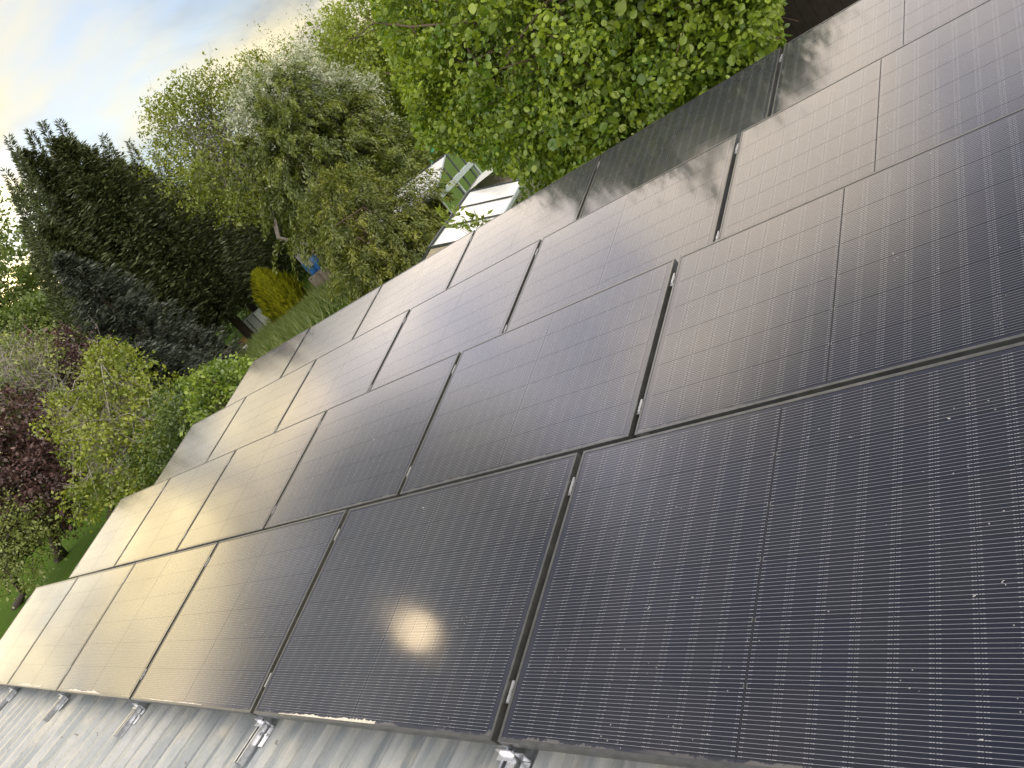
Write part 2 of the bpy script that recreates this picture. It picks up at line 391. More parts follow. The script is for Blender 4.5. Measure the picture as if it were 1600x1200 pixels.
NEAR = {(0, 5), (0, 4), (1, 5), (1, 4), (2, 5), (2, 4), (3, 5)}
HID = [0, 0, 0.12, 0.2]
for k in range(4):
    for c in range(6):
        Uc = (5 - c) * P_ - P_ / 2
        b = row_pt(k, Uc, 0)
        root = empty('solar_panel', tuple(b), (TH + RNG.normal(0, 0.0012), RNG.normal(0, 0.0010), 0))
        if (k, c) == (3, 0): root.rotation_euler[0] += 0.006
        look = ('dark panel with pale wires, ' if c == 5 else 'sky-reflecting panel, ' if c < 3 else 'grey panel, ')
        tag(root, f'framed solar panel {COLN[c]} {ROWL[k]}', 'solar panel', 'solar panels in four tilted rows')
        link('frame', frame_me, None, root); link('laminate', lam_me, None, root)
        if c == 5: link('centre_ribbon', rib_me, None, root); link('ribbon_tabs', nod_me, None, root)
        if k == 0:                             # silt where rain water stands against the lower frame
            mb = MB(); xs = np.linspace(-PL / 2 + 0.02, PL / 2 - 0.02, 150); hgt = 0.013 + (0.012 if c < 3 else 0.007) * np.abs(np.cumsum(RNG.normal(0, 0.16, 150)) * np.exp(-0.5 * np.abs(np.cumsum(RNG.normal(0, 0.3, 150))))) * (RNG.uniform(0.5, 1, 150))
            a0, a1 = sorted(RNG.choice(150, 2, replace=False)); a0, a1 = (a0, max(a1, min(149, a0 + 70)))
            for i in range(a0, a1): mb.face([(xs[i], FT + 0.0004, 0.0004), (xs[i + 1], FT + 0.0004, 0.0004), (xs[i + 1], min(0.034, hgt[i + 1]), 0.0004), (xs[i], min(0.034, hgt[i]), 0.0004)])
            if c < 5: mb.build('silt_line', M_SILT, root)
        R_ = np.array(root.rotation_euler.to_matrix())
        if (k, c) in NEAR:
            rest = []
            for (cx, cy) in CELLS:
                w_ = b + R_ @ np.array([cx, cy, 0]); X, Y, Zc = to_px(w_)
                if -40 < X < 1640 and -40 < Y < 1240 and cy > HID[k]:
                    o = link('cell', cell_me, None, root); o.location = (cx, cy, 0)
                else: rest.append((cx, cy))
            if rest: tag(link('cell_sheet', cells_mesh('cell_sheet', rest), None, root), kind='stuff')
        else:
            tag(link('cell_sheet', cells_mesh('cell_sheet', CELLS), None, root), kind='stuff')

# ---- mounting frames below every joint
JN = ['right end', 'fifth and rightmost panels', 'fourth and fifth panels', 'third and fourth panels', 'second and third panels', 'first and second panels', 'left end']
for k in range(4):
    for j in range(0, 6):
        U = j * P_ if j < 5 else j * P_ - 0.03
        p0 = row_pt(k, U, 0); base = (p0[0], p0[1], Z_CROWN)
        r = empty('mounting_frame', base)
        where = ('below the left end' if j == 5 else 'under the joint of the ' + JN[j + 1])
        tag(r, f'galvanised tilt frame {where} of the {ROWN[k]} row', 'mounting frame', 'tilt frames under the panels')
        ext = 0.205 if k == 0 else 0.05
        L = PH * CT + 0.02
        h0 = 0.041; x0 = 0.012
        mb = MB()                              # slotted channel lying on the roof crowns
        mb.box((x0 - 0.0205, -ext, 0.002), (x0 + 0.0205, L, 0.0045)); mb.box((x0 - 0.0205, -ext, 0.0047), (x0 - 0.018, L, h0)); mb.box((x0 + 0.018, -ext, 0.0047), (x0 + 0.0205, L, h0))
        mb.box((x0 - 0.0178, -ext, h0 - 0.0025), (x0 - 0.009, L, h0 - 0.0002)); mb.box((x0 + 0.009, -ext, h0 - 0.0025), (x0 + 0.0178, L, h0 - 0.0002))
        mb.build('base_rail', M_GALV, r)
        mb = MB(); z0 = 0.105 - FH - 0.022
        mb.bar((0, 0.01, z0), (0, PH * CT - 0.01, z0 + PH * ST), 0.040, 0.036); mb.build('tilt_bar', M_GALV, r)
        mb = MB(); mb.box((-0.016, PH * CT - 0.06, 0.0465), (0.016, PH * CT - 0.03, z0 + PH * ST - 0.03)); mb.build('rear_leg', M_GALV, r)
        if k == 0:
            mb = MB(); mb.box((-0.026, -0.030, 0.042), (0.045, -0.005, 0.046)); mb.box((-0.026, -0.009, 0.0462), (0.045, -0.005, 0.066)); mb.build('bracket', M_ALU, r)
            mb = MB(); mb.box((0.046, -0.105, 0.001), (0.086, -0.008, 0.005)); mb.box((0.046, -0.006, 0.0052), (0.086, -0.002, 0.05))
            fp = mb.build('foot_plate', M_GALV, r)
            mb = MB(); mb.tube([(0.066, -0.05, 0.0052), (0.066, -0.05, 0.013)], 0.010, 6); mb.build('bolt', M_GALV, fp)
        for v in (0.16, PH - 0.16):
            mb = MB(); q0 = row_pt(k, U, v - 0.035) - np.array(base); q1 = row_pt(k, U, v + 0.035) - np.array(base)
            nrm = np.array([0, -ST, CT])
            sh = np.array([0.010, 0, 0]); mb.bar(q0 + sh + nrm * 0.003, q1 + sh + nrm * 0.003, 0.010, 0.0024, nrm); mb.bar(q0 - nrm * 0.012, q1 - nrm * 0.012, 0.024, 0.004, nrm)
            cl = mb.build('clamp', M_CLAMP, r)
            mb = MB(); m_ = (q0 + q1) / 2; mb.tube([m_ - nrm * 0.0098, m_ - nrm * 0.004], 0.006, 6); mb.build('bolt', M_GALV, cl)

# ---------------------------------------------------------------- vegetation engine
def unit(a): return a / (np.linalg.norm(a, axis=-1, keepdims=True) + 1e-9)
def rdirs(n): return unit(RNG.normal(size=(n, 3)))
def leaf_quads(P, Dr, N, L, Wd, fold=0.25):
    """rhombic leaves: base P, direction Dr, face normal N"""
    Dr = unit(Dr); Sd = unit(np.cross(Dr, N)); Nn = np.cross(Sd, Dr); L = L[:, None]; Wd = Wd[:, None]
    mid = P + Dr * L * 0.48
    V = np.stack([P, mid + Sd * Wd / 2 + Nn * Wd * fold, P + Dr * L, mid - Sd * Wd / 2 + Nn * Wd * fold], 1).reshape(-1, 3)
    Fc = np.arange(len(P) * 4).reshape(-1, 4); return V, Fc
def crown_sample(lobes, n_clump, cr, per, shell=4.0, flat=0.75, seed_dent=0.25):
    """leaf positions gathered in clumps spread through the lobes; returns points, outward directions, clump centres"""
    c = np.array([l[0] for l in lobes], float); r = np.array([np.broadcast_to(l[1], 3) for l in lobes], float)
    w = (r.prod(1)) ** (2 / 3); w /= w.sum()
    i = RNG.choice(len(lobes), n_clump, p=w); dr = rdirs(n_clump)
    ph = RNG.uniform(0, 6.28, 3)
    dent = 1 + seed_dent * np.sin(dr[:, 0] * 5 + ph[0] + i) * np.sin(dr[:, 1] * 5 + ph[1]) * np.cos(dr[:, 2] * 4 + ph[2])
    rad = RNG.uniform(0, 1, n_clump) ** (1 / shell) * dent
    cc = c[i] + dr * r[i] * rad[:, None]
    k = np.repeat(np.arange(n_clump), per)
    sz = np.repeat(RNG.uniform(0.55, 1.25, n_clump), per)
    P = cc[k] + RNG.normal(size=(len(k), 3)) * cr * sz[:, None] * np.array([1, 1, flat])
    out = unit(P - c[i][k])
    global CLUMP_RND
    CLUMP_RND = np.clip(RNG.uniform(0, 0.5, n_clump)[k] + RNG.normal(0, 0.07, len(k)), 0, 0.5)
    return P, out, cc
def foliage(name, P, out, L, Wd, mat_, parent, base, up=0.6, droop=0.3, rnd_out=0.7, lv=0.3, kind='stuff', fold=0.2, rnd=None):
    n = len(P)
    rnd = RNG.uniform(0, 0.5, n) if rnd is None else rnd
    N = unit(out * 0.5 + np.array([0, 0, up]) + RNG.normal(size=(n, 3)) * rnd_out)
    Dr = unit(out * 0.6 + rdirs(n) - np.array([0, 0, droop]))
    l = L * np.exp(RNG.normal(0, lv, n)); w = l * Wd / L
    V, Fc = leaf_quads(P, Dr, N, l, w, fold)
    me = np_mesh(name, V - np.array(base), Fc, rnd); o = link(name, me, mat_, parent)
    o['kind'] = kind; return o
def limb_path(a, b, n=5, sag=0.0, wob=0.06):
    a = np.array(a, float); b = np.array(b, float); L = np.linalg.norm(b - a); t = np.linspace(0, 1, n)[:, None]
    p = a + (b - a) * t; p[:, 2] += (sag * L * np.sin(np.pi * t[:, 0]))
    p[1:-1] += RNG.normal(size=(n - 2, 3)) * wob * L
    return p
def limbs(name, fork, cc, n, r0, mat_, parent, base, sub=2, sag=0.1, twig=0.0):
    mb = MB(); fork = np.array(fork, float); base = np.array(base)
    idx = RNG.choice(len(cc), min(n, len(cc)), replace=False)
    for i in idx:
        p = limb_path(fork[0] + (fork[1] - fork[0]) * RNG.uniform(0, 1), cc[i], 6, sag) - base
        mb.tube(p, list(np.linspace(r0, r0 * 0.18, 6)), 5)
        for _ in range(sub):
            k = RNG.integers(2, 5); j = RNG.integers(len(cc)); e = cc[j] - base
            dlt = e - p[k]; ln = np.linalg.norm(dlt)
            if ln > 3: e = p[k] + dlt / ln * RNG.uniform(1.0, 2.2)
            q = limb_path(p[k], e, 4, 0.05, 0.08); mb.tube(q, list(np.linspace(r0 * 0.45, r0 * 0.1, 4)), 4)
            if twig:
                for _t in range(3):
                    s = q[RNG.integers(1, 4)]; e2 = s + (rdirs(1)[0] + np.array([0, 0, 0.5])) * twig * RNG.uniform(0.5, 1.2)
                    mb.tube(limb_path(s, e2, 4, 0.0, 0.08), list(np.linspace(r0 * 0.2, r0 * 0.06, 4)), 3)
    o = mb.build(name, mat_, parent, True); o['kind'] = 'stuff'; return o
def trunk(parent, base, top, r, mat_, lean=0.04, n=7):
    mb = MB(); p = limb_path(base, top, n, 0, lean) - np.array(base); p[0] = 0
    rr = list(r * (1 - 0.75 * np.linspace(0, 1, n))); rr[0] *= 1.35
    mb.tube(p, rr, 9); return mb.build('trunk', mat_, parent, True)
BARK_GREY = bark_mat('grey_bark', (0.20, 0.19, 0.17)); BARK_DARK = bark_mat('dark_bark', (0.045, 0.035, 0.028)); BARK_BROWN = bark_mat('brown_bark', (0.10, 0.075, 0.05))
TWIG = bark_mat('pale_twig', (0.33, 0.31, 0.28))
def broadleaf(name, label, lobes, base_xy, mat_, L, Wd, n_clump, cr, per, bark=BARK_BROWN, tr=0.16, nl=40, lr=0.05, shell=4.0, up=0.6, sub=2, group=None, cat='tree', twig=0.0, twig_mat=None, sag=0.1, droop=0.3, rnd_out=0.7):
    lob = [(np.array(c), r) for c, r in lobes]
    cz = np.mean([c[2] for c, r in lob]); zt = max(c[2] for c, r in lob)
    base = (base_xy[0], base_xy[1], 0.0); root = empty(name, base); tag(root, label, cat, group)
    P, out, cc = crown_sample(lob, n_clump, cr, per, shell)
    keep = P[:, 2] > 0.08; P = P[keep]; out = out[keep]; rn = CLUMP_RND[keep]
    trunk(root, base, (np.mean([c[0] for c, r in lob]), np.mean([c[1] for c, r in lob]), cz), tr, bark)
    cen = np.mean([c for c, r in lob], 0); f0 = np.array(base) * 0.45 + cen * 0.55
    limbs('limbs', (f0, cen), cc, nl, lr, twig_mat or bark, root, base, sub, sag, twig)
    foliage('crown', P, out, L, Wd, mat_, root, base, up=up, droop=droop, rnd_out=rnd_out, rnd=rn)
    return root
def conifer(name, label, top, mat_, R, n_br=420, m=34, L=0.36, Wd=0.075, z0=0.04, droop=0.25, bark=BARK_DARK, group=None, power=0.85, uptip=0.25, cat='tree', hang=0.35, leader=0.9):
    top = np.array(top); base = np.array([top[0], top[1], 0.0]); H = top[2]
    root = empty(name, tuple(base)); tag(root, label, cat, group)
    mb = MB(); mb.tube([(0, 0, 0), (0, 0, H * 0.5), (0, 0, H)], [0.02 * H, 0.011 * H, 0.012], 8); mb.build('trunk', bark, root, True)
    t = RNG.uniform(0, 1, n_br) ** 1.25; z = H * (z0 + (0.985 - z0) * t)
    az = RNG.uniform(0, 2 * np.pi, n_br); ln = R * np.maximum((1 - t) ** power, 0.02) * RNG.uniform(0.6, 1.18, n_br) + 0.10
    o3 = np.stack([np.cos(az), np.sin(az), 0 * az], 1)
    b = np.repeat(np.arange(n_br), m); s = RNG.uniform(0.12, 1.0, len(b)) ** 0.75; side = np.where(RNG.uniform(size=len(b)) < 0.5, -1, 1)
    dz = (-droop * s + (droop * 0.55 + uptip) * s ** 3) * ln[b] * (0.4 + 0.9 * (1 - t[b])) + (0.5 * s * ln[b] * t[b])
    sd = np.stack([-np.sin(az[b]), np.cos(az[b]), 0 * b], 1)
    P = o3[b] * (ln[b] * s)[:, None] + np.stack([0 * s, 0 * s, z[b] + dz], 1) + sd * (side * RNG.uniform(0, 0.16, len(b)) * ln[b] * (1.05 - s))[:, None]
    P += RNG.normal(size=P.shape) * 0.05
    Dr = o3[b] * 0.8 + sd * (side * RNG.uniform(0.1, 0.9, len(b)))[:, None] + np.array([0, 0, 1]) * (RNG.uniform(-hang, hang * 0.7, len(b)))[:, None]
    N = unit(np.array([0, 0, 1.0]) + RNG.normal(size=P.shape) * 0.8)
    l = L * RNG.uniform(0.5, 1.25, len(b)) * (0.55 + 0.45 * np.minimum(1, ln[b])); 
    # leader and upright shoots
    k = int(60 * leader); hz = RNG.uniform(0.90, 1.0, k)
    Pl = np.stack([RNG.normal(0, 0.03, k), RNG.normal(0, 0.03, k), H * hz], 1); Dl = rdirs(k) * 0.8 + np.array([0, 0, 0.7])
    P = np.concatenate([P, Pl]); Dr = np.concatenate([Dr, Dl]); N = np.concatenate([N, rdirs(k)]); l = np.concatenate([l, np.full(k, 0.22)])
    keep = P[:, 2] > 0.05; P, Dr, N, l = P[keep], Dr[keep], N[keep], l[keep]
    V, Fc = leaf_quads(P, Dr, N, l, l * (Wd / L) * RNG.uniform(0.7, 1.3, len(l)), 0.15)
    o = link('crown', np_mesh('crown', V, Fc, RNG.uniform(0, 1, len(l))), mat_, root); o['kind'] = 'stuff'
    mb = MB()
    for i in RNG.choice(n_br, 60, replace=False):
        pts = [(o3[i] * ln[i] * q + np.array([0, 0, z[i] + ((-droop * q + (droop * .55 + uptip) * q ** 3) * (0.4 + 0.9 * (1 - t[i])) + 0.5 * q * t[i]) * ln[i]])) for q in (0, 0.4, 0.8)]
        mb.tube(pts, [0.03, 0.02, 0.008], 4)
    mb.build('limbs', bark, root, True)['kind'] = 'stuff'
    return root
LF = {
 'hazel': leaf_mat('hazel_leaf', (0.085, 0.165, 0.011), (0.265, 0.36, 0.028), 0.42, 0.05),
 'back': leaf_mat('fresh_back_leaf', (0.135, 0.203, 0.020), (0.284, 0.351, 0.041), 0.4, 0.05),
 'birch': leaf_mat('sparse_leaf', (0.1, 0.15, 0.012), (0.24, 0.28, 0.035), 0.4, 0.05),
 'white': leaf_mat('silver_leaf', (0.22, 0.27, 0.17), (0.52, 0.55, 0.46), 0.3, 0.06),
 'cypress': leaf_mat('cypress_spray', (0.03, 0.055, 0.007), (0.145, 0.18, 0.016), 0.25, 0.05),
 'cypress2': leaf_mat('cypress_spray_light', (0.036, 0.06, 0.007), (0.175, 0.195, 0.018), 0.25, 0.05),
 'spruce': leaf_mat('spruce_needles', (0.024, 0.036, 0.014), (0.095, 0.115, 0.04), 0.2, 0.05),
 'spruceb': leaf_mat('blue_spruce_needles', (0.024, 0.034, 0.026), (0.088, 0.104, 0.08), 0.12, 0.05),
 'far': leaf_mat('far_leaf', (0.075, 0.125, 0.022), (0.165, 0.225, 0.055), 0.4, 0.04),
 'plum': leaf_mat('plum_leaf', (0.045, 0.022, 0.024), (0.125, 0.062, 0.06), 0.3, 0.06),
 'apple': leaf_mat('apple_leaf', (0.102, 0.150, 0.014), (0.288, 0.336, 0.042), 0.38, 0.05),
 'pear': leaf_mat('pear_leaf', (0.120, 0.168, 0.036), (0.288, 0.336, 0.096), 0.38, 0.05),
 'shrub': leaf_mat('shrub_leaf', (0.077, 0.143, 0.013), (0.242, 0.330, 0.033), 0.38, 0.06),
 'thuja': leaf_mat('golden_thuja', (0.13, 0.155, 0.006), (0.32, 0.335, 0.014), 0.25, 0.04),
 'grass': leaf_mat('long_grass', (0.084, 0.156, 0.024), (0.264, 0.312, 0.108), 0.35, 0.04),
 'hedge': leaf_mat('hedge_leaf', (0.039, 0.072, 0.013), (0.117, 0.169, 0.026), 0.3, 0.05),
}
def xy(az, D):
    a = math.radians(az); return np.array([CAM[0] - math.sin(a) * D, CAM[1] + math.cos(a) * D])

# ---- far trees along the horizon
far_specs = [((5, 480), 60, 5.6, 'pale green rounded tree far left behind the purple-leaved tree'), ((75, 545), 56, 3.6, 'small pale green tree behind the purple-leaved tree top'), ((-60, 560), 58, 5.0, 'soft green tree at the far left edge behind the pear tree'),
             ((360, 330), 58, 4.6, 'green tree filling the gap between spruces and cypress'), ((560, 150), 46, 3.9, 'olive green tree behind the white-leaved tree, left of the hazel'), ((470, 190), 52, 4.0, 'dim green tree far behind the white-leaved tree'), ((610, 60), 40, 3.3, 'tall yellow-green tree rising behind the left edge of the hazel')]
for i, ((px, py), D, r, lab) in enumerate(far_specs):
    c = at(px, py, D); lob = [(c, (r, r, r * 0.95))]
    for _ in range(4): lob.append((c + np.append(RNG.normal(0, r * 0.55, 2), RNG.uniform(-0.9, 0.25) * r), r * RNG.uniform(0.45, 0.65)))
    lob.append((np.array([c[0], c[1], c[2] * 0.45]), (r * 0.9, r * 0.9, max(1.0, c[2] * 0.45))))
    broadleaf('background_tree', lab, lob, c[:2], LF['back'] if i > 3 else LF['far'], 0.17 if i > 3 else 0.26, 0.10 if i > 3 else 0.15, 1000, 0.34, 34, tr=0.2, nl=30, shell=3.0, group='trees along the far side of the garden', twig=0.5 if i > 3 else 0)
# a hedge of unsorted greenery closes the garden
hp = []
for az in np.arange(30, 96, 0.42):
    D = 66 + 3 * math.sin(az * 0.7); q = xy(az, D); h = 4.6 + 1.1 * math.sin(az * 0.9) + RNG.normal(0, 0.5)
    hp.append((np.array([q[0], q[1], h * 0.5]), (1.6, 1.6, h * 0.5)))
P, out, cc = crown_sample(hp, 2600, 0.4, 22, 3.0)
hd = foliage('hedge_row', P, out, 0.22, 0.13, LF['hedge'], None, (0, 0, 0)); tag(hd, 'dark mixed hedge running along the far end of the garden', 'hedge', kind='stuff')

# ---- dark spruces on the left
SPIRE = unit(np.array([0, 0, 1.0]) + 0.42 * unit(np.array([AX[0][0], AX[0][1], 0])))
for (px, py, D, R, tips, lab) in [(30, 232, 45, 3.2, ((12, 214), (44, 202), (26, 240), (8, 265)), 'dark spruce nearest the left edge of the picture'), (84, 215, 44, 4.0, ((64, 189), (91, 187), (110, 210), (126, 222)), 'tallest dark spruce, with two slender tips side by side'),
                            (170, 250, 50, 3.5, ((160, 211), (184, 262), (140, 240)), 'dark spruce just right of the tallest spruce'), (205, 258, 53, 2.7, ((200, 220), (222, 275)), 'narrow dark spruce with thin tip, before the sparse leafy tree'), (262, 300, 53, 3.5, ((242, 238), (272, 262), (300, 310)), 'lowest dark spruce, at the foot of the sparse leafy tree'), (62, 345, 43, 2.9, ((22, 300), (36, 350), (50, 400)), 'dark spruce standing lower left of the tallest, above the pale far trees')]:
    rt = conifer('spruce_tree', lab, at(px, py, D), LF['spruce'], R, n_br=int(230 * R), m=60, L=0.34, Wd=0.07, group='dark spruces on the left', z0=0.17, uptip=0.6, droop=0.3, power=0.85)
    Ps, Ds, Ls = [], [], []
    for tx, ty in tips:
        e = at(tx, ty, D + RNG.normal(0, 0.6)) - np.array(rt.location); n = 1500; q = RNG.uniform(0, 1, n) ** 0.8; rad = 0.75 * q ** 1.1 * RNG.uniform(0.2, 1.1, n) + 0.03
        o_ = rdirs(n); o_ -= (o_ @ SPIRE)[:, None] * SPIRE; o_ = unit(o_)
        Ps.append(e - SPIRE * (q * 5.0)[:, None] + o_ * rad[:, None] - np.array([0, 0, 0.1]) * rad[:, None]); Ds.append(o_ * 0.8 + SPIRE * RNG.uniform(-0.1, 0.9, n)[:, None] + rdirs(n) * 0.3); Ls.append(RNG.uniform(0.14, 0.36, n))
    Ps, Ds, Ls = np.concatenate(Ps), np.concatenate(Ds), np.concatenate(Ls)
    V, Fc = leaf_quads(Ps, Ds, rdirs(len(Ps)), Ls, Ls * 0.2, 0.1); link('side_leaders', np_mesh('side_leaders', V, Fc, RNG.uniform(0, 1, len(Ps))), LF['spruce'], rt)['kind'] = 'stuff'
conifer('blue_spruce', 'blue-grey spruce in front of the dark spruces', at(88, 398, 37), LF['spruceb'], 2.6, 640, 60, 0.28, 0.06, uptip=0.2, droop=0.15, power=0.75)
conifer('blue_spruce', 'small blue-black spruce above the top left panel corner', at(205, 545, 31), LF['spruceb'], 1.9, 560, 60, 0.24, 0.055, uptip=0.25, droop=0.1, power=0.7)

# ---- sparse leafy tree between spruces and cypress
c = at(318, 235, 41)
broadleaf('sparse_tree', 'thinly leaved tree with sky showing through, right of the spruces', [(c, (3.1, 3.1, 3.3)), (at(275, 205, 41), 1.5), (at(345, 150, 41), 1.5), (at(400, 130, 42), 1.6), (at(300, 165, 41), 1.3), (at(370, 300, 41), 2.2)], c[:2], LF['birch'], 0.13, 0.075, 620, 0.30, 30, bark=BARK_GREY, tr=0.16, nl=60, lr=0.04, shell=2.6, twig=0.9, sag=0.05)
c = at(440, 110, 44)
broadleaf('sparse_tree', 'bare-twigged tree with reddish buds behind the white-leaved tree', [(c, 2.0), (at(500, 70, 44), 1.8), (at(540, 60, 45), 1.4), (at(430, 150, 44), 2.0)], c[:2], LF['birch'], 0.09, 0.05, 240, 0.3, 22, bark=BARK_BROWN, tr=0.12, nl=60, lr=0.035, shell=2.6, twig=1.0, sag=0.05, sub=3)
# ---- silver-leaved tree behind the cypress
c = at(480, 160, 35)
broadleaf('white_leaved_tree', 'tree with silvery white young leaves behind the dark cypress', [(c, (1.9, 1.9, 1.7)), (at(415, 155, 35), 1.2), (at(545, 160, 35), 1.35), (at(580, 200, 35), 0.9), (at(398, 195, 35), 1.0), (at(470, 125, 35), 1.2)], c[:2], LF['white'], 0.15, 0.06, 420, 0.26, 44, bark=BARK_GREY, nl=40, shell=4.5, up=0.3)
# ---- cypresses
def cypress(label, specs, mat_, n_clump, name='cypress_tree', cl=0.24, fl=1.3):
    lob = [(at(px, py, D), r) for px, py, D, r in specs]; c = lob[0][0]; base = (c[0], c[1], 0.0)
    root = empty(name, base); tag(root, label, 'tree')
    lob.append((np.array([c[0], c[1], c[2] * 0.5]), (1.7, 1.7, c[2] * 0.5)))
    # drooping fronds: sprays strung along arching shoots
    _, oc, cc = crown_sample(lob, n_clump * 2, 0.01, 1, 3.2, seed_dent=0.45)
    per = 80; k = np.repeat(np.arange(len(cc)), per); t_ = RNG.uniform(0, 1, len(k)); fl_ = RNG.uniform(0.5, 1.15, len(cc))[k] * (0.9 if cl > 0.14 else 0.7)
    fd = unit(oc + rdirs(len(oc)) * 0.5 + np.array([0, 0, 0.15]))[k]
    P = cc[k] + fd * (t_ * fl_)[:, None] - np.array([0, 0, 1.0]) * (t_ ** 2 * fl_ * 0.75)[:, None] + RNG.normal(size=(len(k), 3)) * (0.10 * (1 - 0.6 * t_))[:, None]
    out = unit(fd - np.array([0, 0, 1.0]) * t_[:, None]); rn = np.clip(RNG.uniform(0, 0.32, len(cc))[k] + 0.18 * t_ + RNG.normal(0, 0.05, len(k)), 0, 0.5)
    trunk(root, base, tuple(c), 0.2, BARK_BROWN, 0.02); limbs('limbs', (np.array(base) * .5 + c * .5, c), cc, 40, 0.05, BARK_BROWN, root, base)
    keep = P[:, 2] > 0.05; P = P[keep]; out = out[keep]; n = len(P); rn = rn[keep]
    Dr = unit(out * 0.8 - np.array([0, 0, 0.45]) + rdirs(n) * 0.7); l = cl * RNG.uniform(0.5, 1.3, n)
    V, Fc = leaf_quads(P, Dr, rdirs(n) * 0.7 + out + np.array([0, 0, 0.3]), l, l * 0.36, 0.15)
    link('crown', np_mesh('crown', V - np.array(base), Fc, rn), mat_, root)['kind'] = 'stuff'
    return root
cypress('big dark cypress in the middle of the garden trees', [(510, 250, 33, 2.4), (452, 165, 33, 1.35), (525, 195, 33, 1.35), (600, 245, 32, 1.4), (490, 330, 33, 1.7), (450, 250, 33, 1.8), (640, 285, 30, 1.1), (560, 320, 31, 1.9)], LF['cypress'], 760, cl=0.16)
cypress('olive cypress with yellow tips beside the white greenhouse roof', [(590, 360, 25, 1.4), (545, 330, 26, 1.3), (630, 390, 24, 0.9), (640, 320, 25, 0.9), (570, 420, 24, 0.8)], LF['cypress2'], 380, cl=0.12, fl=1.3)

# ---- purple plums, apple and pear on the left
c = at(100, 580, 36)
broadleaf('plum_tree', 'purple-leaved tree behind the apple tree top', [(c, 1.8), (at(85, 555, 36), 1.1), (at(160, 600, 36), 1.5), (at(60, 620, 36), 1.4)], c[:2], LF['plum'], 0.12, 0.07, 420, 0.24, 34, bark=BARK_DARK, shell=3.5, group='purple-leaved plums')
c = at(40, 740, 31)
broadleaf('plum_tree', 'purple-leaved tree at the left edge above the lawn', [(c, 1.8), (at(20, 660, 31), 1.3), (at(80, 790, 31), 1.1), (at(10, 800, 31), 1.3), (at(90, 720, 31), 1.1)], at_z(97, 872, 0)[:2], LF['plum'], 0.12, 0.07, 560, 0.22, 34, bark=BARK_DARK, tr=0.22, shell=3.0, twig=0.5, group='purple-leaved plums')
c = at(195, 680, 27)
broadleaf('apple_tree', 'yellow-green apple tree with grey twigs beside the left panel ends', [(c, (1.9, 1.9, 1.5)), (at(250, 640, 26), 1.2), (at(180, 590, 27), 1.0), (at(130, 650, 28), 1.1), (at(215, 760, 26), 0.9), (at(150, 770, 27), 0.9), (at(270, 680, 25), 0.8), (at(165, 560, 28), 0.6)], at_z(165, 835, 0)[:2], LF['apple'], 0.095, 0.062, 620, 0.17, 36, bark=BARK_DARK, tr=0.14, nl=70, lr=0.035, shell=2.8, twig=0.8, twig_mat=TWIG, sub=3)
c = at(30, 590, 32)
broadleaf('pear_tree', 'pale loosely leaved tree with bare grey twigs at the left edge', [(c, 1.8), (at(60, 560, 32), 1.0), (at(0, 640, 32), 1.4), (at(-20, 580, 32), 1.5)], c[:2], LF['pear'], 0.10, 0.055, 240, 0.22, 26, bark=BARK_GREY, nl=60, lr=0.03, shell=2.8, twig=1.0, twig_mat=TWIG, sub=3)
c = at(30, 860, 30)
broadleaf('apple_tree', 'brownish green apple tree over the lawn in the lower left', [(c, 1.2), (at(0, 830, 30), 1.2), (at(40, 810, 30), 0.9), (at(-30, 880, 30), 1.2)], at_z(25, 950, 0)[:2], LF['pear'], 0.09, 0.055, 260, 0.2, 26, bark=BARK_DARK, tr=0.12, nl=40, shell=2.8, twig=0.5)
# ---- shrubs near the roof
c = at(352, 600, 20)
broadleaf('shrub', 'bright green shrub at the top left corner of the panels', [(c, (0.75, 0.75, 0.65)), (at(330, 610, 20), 0.6), (at(372, 590, 20), 0.5), (at(340, 640, 20), 0.7), (at(365, 640, 20), 0.9)], c[:2], LF['shrub'], 0.085, 0.055, 190, 0.13, 36, tr=0.05, nl=30, lr=0.02, shell=4.5, cat='shrub', twig=0.3)
c = at(290, 640, 24)
broadleaf('shrub', 'dark green shrub between apple tree and bright shrub', [(c, 0.9), (at(305, 660, 23), 0.8), (at(270, 690, 24), 0.8), (at(240, 720, 25), 0.7)], c[:2], LF['hedge'], 0.09, 0.055, 200, 0.16, 34, tr=0.05, nl=20, lr=0.02, shell=4.0, cat='shrub')
# ---- golden thuja
b0 = at_z(470, 498, 0); D0 = np.hypot(*(b0 - CAM)[:2]); tp = at(432, 405, D0); tp[:2] = b0[:2]
root = empty('golden_thuja', tuple(b0)); tag(root, 'golden yellow cone-shaped thuja bush in the garden bed', 'shrub')
hT = tp[2]; n = 5200; tz = RNG.uniform(0.02, 1, n); rr = 1.25 * np.sin(np.pi * np.clip(tz, 0, 1) ** 0.8) ** 0.6 * (1.0) ; rr = 0.86 * np.where(tz > 0.4, 1.2 * (1 - ((tz - 0.4) / 0.6) ** 1.5) ** 0.75, 0.5 + 0.7 * np.sqrt(tz / 0.4))
az_ = RNG.uniform(0, 6.283, n); rr = rr * RNG.uniform(0.7, 1.04, n) * (1 + 0.13 * np.sin(az_ * 5 + tz * 6) + 0.08 * np.sin(az_ * 9 - tz * 9))
P = np.stack([np.cos(az_) * rr, np.sin(az_) * rr, tz * hT], 1); o_ = unit(P * np.array([1, 1, 0]))
l = RNG.uniform(0.18, 0.42, n); V, Fc = leaf_quads(P, o_ * 0.45 + np.array([0, 0, 1.0]) + rdirs(n) * 0.25, o_ + rdirs(n) * 0.5, l, l * 0.3, 0.1)
link('crown', np_mesh('crown', V, Fc, RNG.uniform(0, 1, n)), LF['thuja'], root)['kind'] = 'stuff'
mb = MB(); mb.tube([(0, 0, 0), (0, 0, hT * 0.8)], [0.08, 0.02], 6); mb.build('trunk', BARK_BROWN, root)
